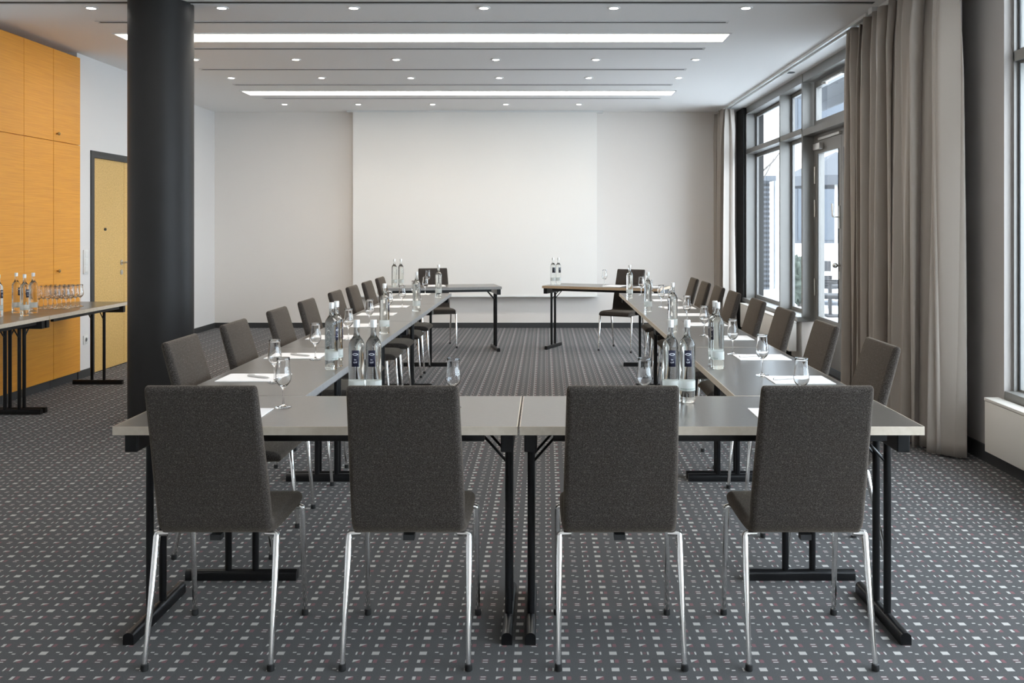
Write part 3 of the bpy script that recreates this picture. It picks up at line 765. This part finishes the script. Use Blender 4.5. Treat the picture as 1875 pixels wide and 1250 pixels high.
for k, (x, y) in enumerate(((-1.0225, 4.315), (-1.028, 5.77), (-1.04, 7.29), (-1.028, 8.70))):
    bottle(x, y, R(75 + 8*k), 'clear water bottle on the left table row, ' + ['nearer of the pair closest to the viewer', 'second spot from the viewer', 'third spot from the viewer', 'last one before the angled table'][k], gb)
bottle(-1.018, 4.40, R(95), 'clear water bottle on the left table row, farther of the pair closest to the viewer', gb)
for k, (x, y) in enumerate(((0.829, 4.33), (0.83, 5.856), (0.827, 7.24), (0.81, 8.63))):
    bottle(x, y, R(-75 - 8*k), 'clear water bottle on the right table row, ' + ['nearer of the pair closest to the viewer', 'second spot from the viewer', 'third spot from the viewer', 'last one before the angled table'][k], gb)
bottle(0.832, 4.415, R(-95), 'clear water bottle on the right table row, farther of the pair closest to the viewer', gb)
bottle(-1.715, 10.25, R(100), 'clear water bottle on the far angled table at left, left one of the pair', gb)
bottle(-1.645, 10.28, R(120), 'clear water bottle on the far angled table at left, right one of the pair', gb)
bottle(0.094, 10.66, R(160), 'clear water bottle on the tan edged angled table, left one of the pair', gb)
bottle(0.1575, 10.68, R(150), 'clear water bottle on the tan edged angled table, right one of the pair', gb)
gb2 = 'water bottles on the buffet'
bottle(-4.16, 6.86, R(80), 'clear water bottle on the buffet, cut off by the picture edge', gb2)
bottle(-4.19, 7.14, R(80), 'clear water bottle on the buffet, back left of the group of three', gb2)
bottle(-3.994, 6.915, R(75), 'clear water bottle on the buffet, front one of the group of three', gb2)
bottle(-4.055, 7.14, R(-75), 'clear water bottle on the buffet, nearest the rows of stemmed glasses', gb2)

# ------------------------------------------------------------------ glasses
def make_glass():
    t = thing('stemmed_glass', '', 'glass')
    outer = [(0, 0.0), (0.0290, 0.0), (0.0300, 0.0012), (0.0285, 0.0026), (0.014, 0.0046), (0.0055, 0.0085), (0.0036, 0.016), (0.0032, 0.040), (0.0034, 0.062), (0.0050, 0.072), (0.0105, 0.0785), (0.0185, 0.0855), (0.0250, 0.0945), (0.0288, 0.1050), (0.0296, 0.1140), (0.0288, 0.1240), (0.0266, 0.1370), (0.0245, 0.1510), (0.0236, 0.1640), (0.0238, 0.1760), (0.0245, 0.1865)]
    inner = [(0.0240, 0.1874), (0.0234, 0.1868), (0.0226, 0.1760), (0.0224, 0.1640), (0.0233, 0.1510), (0.0254, 0.1370), (0.0276, 0.1240), (0.0284, 0.1140), (0.0276, 0.1058), (0.0237, 0.0964), (0.0172, 0.0880), (0.0092, 0.0822), (0, 0.0802)]
    b = nbm(); lathe(b, [(0, 0.066)] + [(0.0036, 0.066)] + outer[9:] + inner, 36); obj('bowl', b, 'glass', t, smooth=60)
    b = nbm(); lathe(b, outer[:9] + [(0.0036, 0.066), (0, 0.066)], 28); obj('stem_and_foot', b, 'glass', t, smooth=60)
    return t
GL = make_glass(); gused = [False]
def glass(x, y, label, group):
    if not gused[0]:
        gused[0] = True; GL.location = (x, y, 0.7506); GL['label'] = label; GL['group'] = group; return
    dup(GL, (x, y, 0.7506), random.uniform(0, 6), label, group)
gg = 'stemmed glasses at the places'
glass(-0.989, 3.405, 'stemmed tulip glass at the leftmost front place, beside its white paper', gg)
glass(-0.346, 3.40, 'stemmed tulip glass rising behind the second front chair', gg)
glass(0.375, 3.40, 'stemmed tulip glass rising behind the third front chair', gg)
glass(0.967, 3.40, 'stemmed tulip glass rising behind the rightmost front chair', gg)
nth = ['nearest the viewer', 'second from the viewer', 'third from the viewer', 'fourth from the viewer', 'fifth from the viewer', 'sixth from the viewer', 'second to last', 'last in line']
for k, (x, y) in enumerate(((-1.185, 3.95), (-1.18, 4.63), (-1.19, 5.457), (-1.20, 6.16), (-1.215, 7.02), (-1.21, 7.63), (-1.205, 8.31), (-1.204, 9.05))):
    glass(x, y, 'stemmed tulip glass along the left table row, ' + nth[k], gg)
for k, (x, y) in enumerate(((0.9976, 4.14), (1.006, 4.83), (0.998, 5.65), (1.02, 6.48), (0.995, 7.12), (0.991, 7.68), (0.98, 8.42), (0.964, 9.02))):
    glass(x, y, 'stemmed tulip glass along the right table row, ' + nth[k], gg)
glass(-1.35, 10.38, 'stemmed tulip glass on the far angled table at left, before the chair back', gg)
glass(0.69, 10.44, 'stemmed tulip glass on the tan edged angled table', gg)
gcols = ['leftmost column', 'second column from left', 'third column from left', 'rightmost column']; grow = ['front row', 'second row', 'third row', 'back row']
for j in range(4):
    for k in range(4):
        glass(-4.232 + 0.0765 * k, 7.53 + 0.075 * j, 'stemmed glass in the buffet cluster, %s, %s' % (grow[j], gcols[k]), 'stemmed glasses on the buffet')

# ------------------------------------------------------------------ papers and pens
def paper(x, y, rz, label, pen=None, plabel=None, w=0.283, h=0.205):
    b = nbm(); box(b, -w/2, w/2, -h/2, h/2, 0, 0.0025)
    o = obj('notepad', b, 'paper', loc=(x, y, 0.7503)); o.rotation_euler = (0, 0, rz)
    tag(o, label, 'notepad', 'white notepads at the places')
    if pen is not None:
        px, py, pa = pen
        t = thing('ballpoint_pen', plabel, 'pen', (x + px, y + py, 0.7584), pa, 'pens on the notepads')
        b = nbm(); tube(b, [(-0.062, 0, 0), (0.045, 0, 0), (0.058, 0, 0)], [0.0048, 0.0052, 0.0042], 12); obj('barrel', b, 'pen', t, smooth=40)
        b = nbm(); tube(b, [(0.058, 0, 0), (0.070, 0, 0)], [0.0040, 0.0010], 10); obj('tip', b, 'steel', t, smooth=40)
        b = nbm(); box(b, -0.058, -0.020, -0.0012, 0.0012, 0.0046, 0.0070); obj('clip', b, 'steel', t)
paper(-1.118, 3.235, 0, 'white notepad at the leftmost front place, mostly hidden by the chair', w=0.205, h=0.285)
paper(0.862, 3.235, 0, 'white notepad at the rightmost front place, mostly hidden by the chair', w=0.205, h=0.285)
LP = [4.07, 4.76, 5.565, 6.24, 7.04, 7.71, 8.44, 9.14]; RP = [4.01, 4.71, 5.535, 6.31, 7.0, 7.61, 8.375, 9.05]
for k in range(8):
    paper(-1.313, LP[k], 0, 'white notepad along the left table row, ' + nth[k], (0.02, -0.01, R(-28)) if k < 3 else None, 'pale pen on the notepad along the left row, ' + nth[k])
for k in range(8):
    paper(1.131, RP[k], 0, 'white notepad along the right table row, ' + nth[k], (-0.06, 0.0, R(18)) if k < 3 else None, 'pale pen on the notepad along the right row, ' + nth[k], w=0.262)
paper(-1.27, 10.47, R(13), 'white notepad on the far angled table at left', w=0.21, h=0.29)
paper(0.80, 10.43, R(-23), 'white notepad on the tan edged angled table, near the glass', w=0.21, h=0.29)
paper(1.16, 10.26, R(-45), 'white notepad at the outer end of the tan edged angled table', w=0.21, h=0.29)

# ------------------------------------------------------------------ outside
structure('ground_outside', 'pale paved terrace outside the windows', 'ground', boxes((3.05, 40, -15, 70, -0.25, -0.06)), 'paving')
t = thing('neighbour_building', 'white rendered building seen through the windows', 'building', (0, 0, 0))
obj('wall', boxes((4.5, 7.2, 27, 34, -0.06, 6.6), (7.2, 20, 30, 36, -0.06, 6.6)), 'render_white', t)
obj('cornice', boxes((4.3, 7.4, 26.8, 27, 6.3, 6.6)), 'stone', t)
for (x0, x1, z0, z1) in ((5.2, 6.4, 0.9, 2.7), (8.4, 9.9, 4.6, 6.6), (8.4, 9.9, 1.0, 3.0), (11, 12.5, 4.6, 6.6)):
    yy = 27 if x0 < 7.2 else 30
    w_ = obj('window', boxes((x0 - 0.1, x1 + 0.1, yy - 0.06, yy, z0 - 0.1, z1 + 0.1)), 'stone', t)
    obj('pane', boxes((x0, x1, yy - 0.09, yy - 0.06, z0, z1)), 'dark_glass', w_)
t = thing('terrace_parasol', 'grey parasol on the terrace outside the glass door', 'parasol', (5.62, 17.4, -0.06))
b = nbm(); lathe(b, [(0, 2.95), (1.05, 2.45), (1.05, 2.27), (1.03, 2.27), (1.03, 2.42), (0, 2.90)], 8); obj('canopy', b, 'awning', t)
b = nbm(); tube(b, [(0, 0, 0.06), (0, 0, 2.92)], 0.03, 10); obj('pole', b, 'steel', t, smooth=40)
b = nbm(); lathe(b, [(0, 0), (0.3, 0), (0.3, 0.06), (0, 0.06)], 20); obj('base', b, 'stone', t)
for k in range(8):
    a = k * PI/4; b = nbm(); tube(b, [(0.03*math.cos(a), 0.03*math.sin(a), 2.35), (0.8*math.cos(a), 0.8*math.sin(a), 2.48)], 0.012, 6); obj('strut', b, 'steel', t)
def terrace_chair(x, y, rz, label):
    t = thing('terrace_chair', label, 'chair', (x, y, -0.06), rz, 'terrace chairs')
    b = nbm(); bbox(b, -0.26, 0.26, -0.26, 0.26, 0.40, 0.46, 0.02); obj('seat', b, 'furniture', t)
    b = nbm(); bbox(b, -0.26, 0.26, -0.29, -0.24, 0.46, 0.90, 0.02); obj('backrest', b, 'furniture', t)
    for sx in (-1, 1):
        b = nbm(); bbox(b, sx*0.25 - 0.025, sx*0.25 + 0.025, -0.26, 0.26, 0.63, 0.67, 0.01); obj('armrest', b, 'furniture', t)
        for sy in (-1, 1):
            b = nbm(); tube(b, [(sx*0.235, sy*0.235, 0), (sx*0.235, sy*0.235, 0.64 if sy > 0 else 0.42)], 0.018, 8); obj('leg', b, 'furniture', t)
terrace_chair(4.42, 13.9, R(70), 'dark terrace chair nearest the glass door outside')
terrace_chair(5.12, 16.2, R(-60), 'dark terrace chair farther out beside the parasol')
t = thing('terrace_table', 'dark terrace table outside the glass door', 'table', (4.78, 15.1, -0.06))
b = nbm(); lathe(b, [(0, 0.70), (0.40, 0.70), (0.40, 0.73), (0, 0.73)], 28); obj('tabletop', b, 'render_white', t)
b = nbm(); tube(b, [(0, 0, 0.02), (0, 0, 0.70)], 0.03, 10); obj('pedestal', b, 'furniture', t)
b = nbm(); lathe(b, [(0, 0), (0.22, 0), (0.22, 0.025), (0, 0.03)], 20); obj('base', b, 'furniture', t)
t = thing('bare_tree', 'slim bare tree outside the far window', 'tree', (4.75, 20.5, -0.06))
b = nbm(); tube(b, [(0, 0, 0), (0.05, 0, 1.6), (-0.04, 0.02, 3.2), (0.03, 0, 5.0)], [0.10, 0.08, 0.06, 0.03], 10); obj('trunk', b, 'bark', t, smooth=60)
rt = random.Random(4)
for k in range(12):
    z = 1.8 + k * 0.26; a = rt.uniform(0, 6.28); r1 = rt.uniform(0.5, 1.0)
    b = nbm(); tube(b, [(0, 0, z), (r1*0.5*math.cos(a), r1*0.5*math.sin(a), z + 0.4), (r1*math.cos(a), r1*math.sin(a), z + 1.0)], [0.03, 0.018, 0.006], 6); obj('branch', b, 'bark', t, smooth=60)
t = thing('clipped_shrub', 'leafy green shrub outside the far window', 'shrub', (4.80, 17.0, -0.06))
b = nbm(); sphere(b, (0, 0, 0.5), 0.24, 0.24, 0.42, 26, 18)
for v in b.verts:
    v.co += (v.co - Vector((0, 0, 0.5))).normalized() * rt.uniform(-0.07, 0.07)
obj('foliage', b, 'leaf', t)
b = nbm(); tube(b, [(0, 0, 0), (0, 0, 0.3)], 0.04, 8); obj('stem', b, 'bark', t)

b = nbm()
va = [b.verts.new(p) for p in ((3.0, 9.75, 3.47), (4.05, 9.75, 3.27), (4.05, 9.75, 3.12), (4.02, 9.75, 3.12), (4.02, 9.75, 3.24), (3.0, 9.75, 3.44))]
r_ = bmesh.ops.extrude_face_region(b, geom=[b.faces.new(va)]); bmesh.ops.translate(b, vec=(0, 3.4, 0), verts=[v for v in r_['geom'] if isinstance(v, bmesh.types.BMVert)])
tag(obj('terrace_awning', b, 'awning'), 'grey awning edge above the far window, outside', 'awning')
t = thing('outbuilding', 'slate grey outbuilding with ribbed cladding outside the far window', 'building', (5.1, 21.6, -0.06))
obj('wall', boxes((-0.35, 0.28, 0, 1.5, 0, 2.6)), 'stone', t)
b = nbm(); 
for k in range(22): box(b, -0.352, 0.282, -0.02, 0.0, 0.06 + k * 0.115, 0.12 + k * 0.115)
obj('cladding', b, 'furniture', t)
obj('roof', boxes((-0.5, 0.4, -0.15, 1.6, 2.6, 2.72)), 'stone', t)
b = nbm(); lathe(b, [(0, 0), (0.16, 0), (0.16, 6.0), (0, 6.0)], 24)
tag(obj('terrace_column', b, 'render_white', smooth=40, loc=(5.72, 21.9, -0.06)), 'tall white round column outside the far window', 'column')

# ------------------------------------------------------------------ light
def spot(x, y, e):
    l = bpy.data.lights.new('downlight_beam', 'SPOT'); l.energy = e; l.color = (1.0, 0.88, 0.74); l.spot_size = R(95); l.spot_blend = 0.9; l.shadow_soft_size = 0.03
    o = bpy.data.objects.new('downlight_beam', l); o.location = (x, y, CZ - 0.02); COL.objects.link(o)
SPOT_E = 10.0
for x, y in SPOTS: spot(x, y, SPOT_E)
w = bpy.data.worlds.new('overcast_sky'); SC.world = w; w.use_nodes = True
for n_ in list(w.node_tree.nodes): w.node_tree.nodes.remove(n_)
bg = w.node_tree.nodes.new('ShaderNodeBackground'); wo = w.node_tree.nodes.new('ShaderNodeOutputWorld')
w.node_tree.links.new(bg.outputs[0], wo.inputs[0])
bg.inputs[0].default_value = (0.84, 0.92, 1.0, 1); bg.inputs[1].default_value = 9.6

# ------------------------------------------------------------------ camera and view
cam = bpy.data.cameras.new('camera'); co = bpy.data.objects.new('camera', cam); COL.objects.link(co)
co.location = (0, 0, 1.43); co.rotation_euler = (PI/2, 0, 0)
cam.sensor_width = 36; cam.lens = 1650 * 36 / 1875
cam.shift_x = (937.5 - 998) / 1875; cam.shift_y = -(625 - 416) / 1875
cam.clip_start = 0.05; cam.clip_end = 200
SC.camera = co
vs = SC.view_settings
vs.view_transform = 'Standard'; vs.look = 'None'; vs.gamma = 1; vs.use_curve_mapping = False; vs.exposure = -0.05
try: SC.cycles.use_denoising = True
except Exception: pass
SC.cycles.max_bounces = 14; SC.cycles.transmission_bounces = 14; SC.cycles.transparent_max_bounces = 16; SC.cycles.diffuse_bounces = 5
SC.cycles.sample_clamp_indirect = 8.0
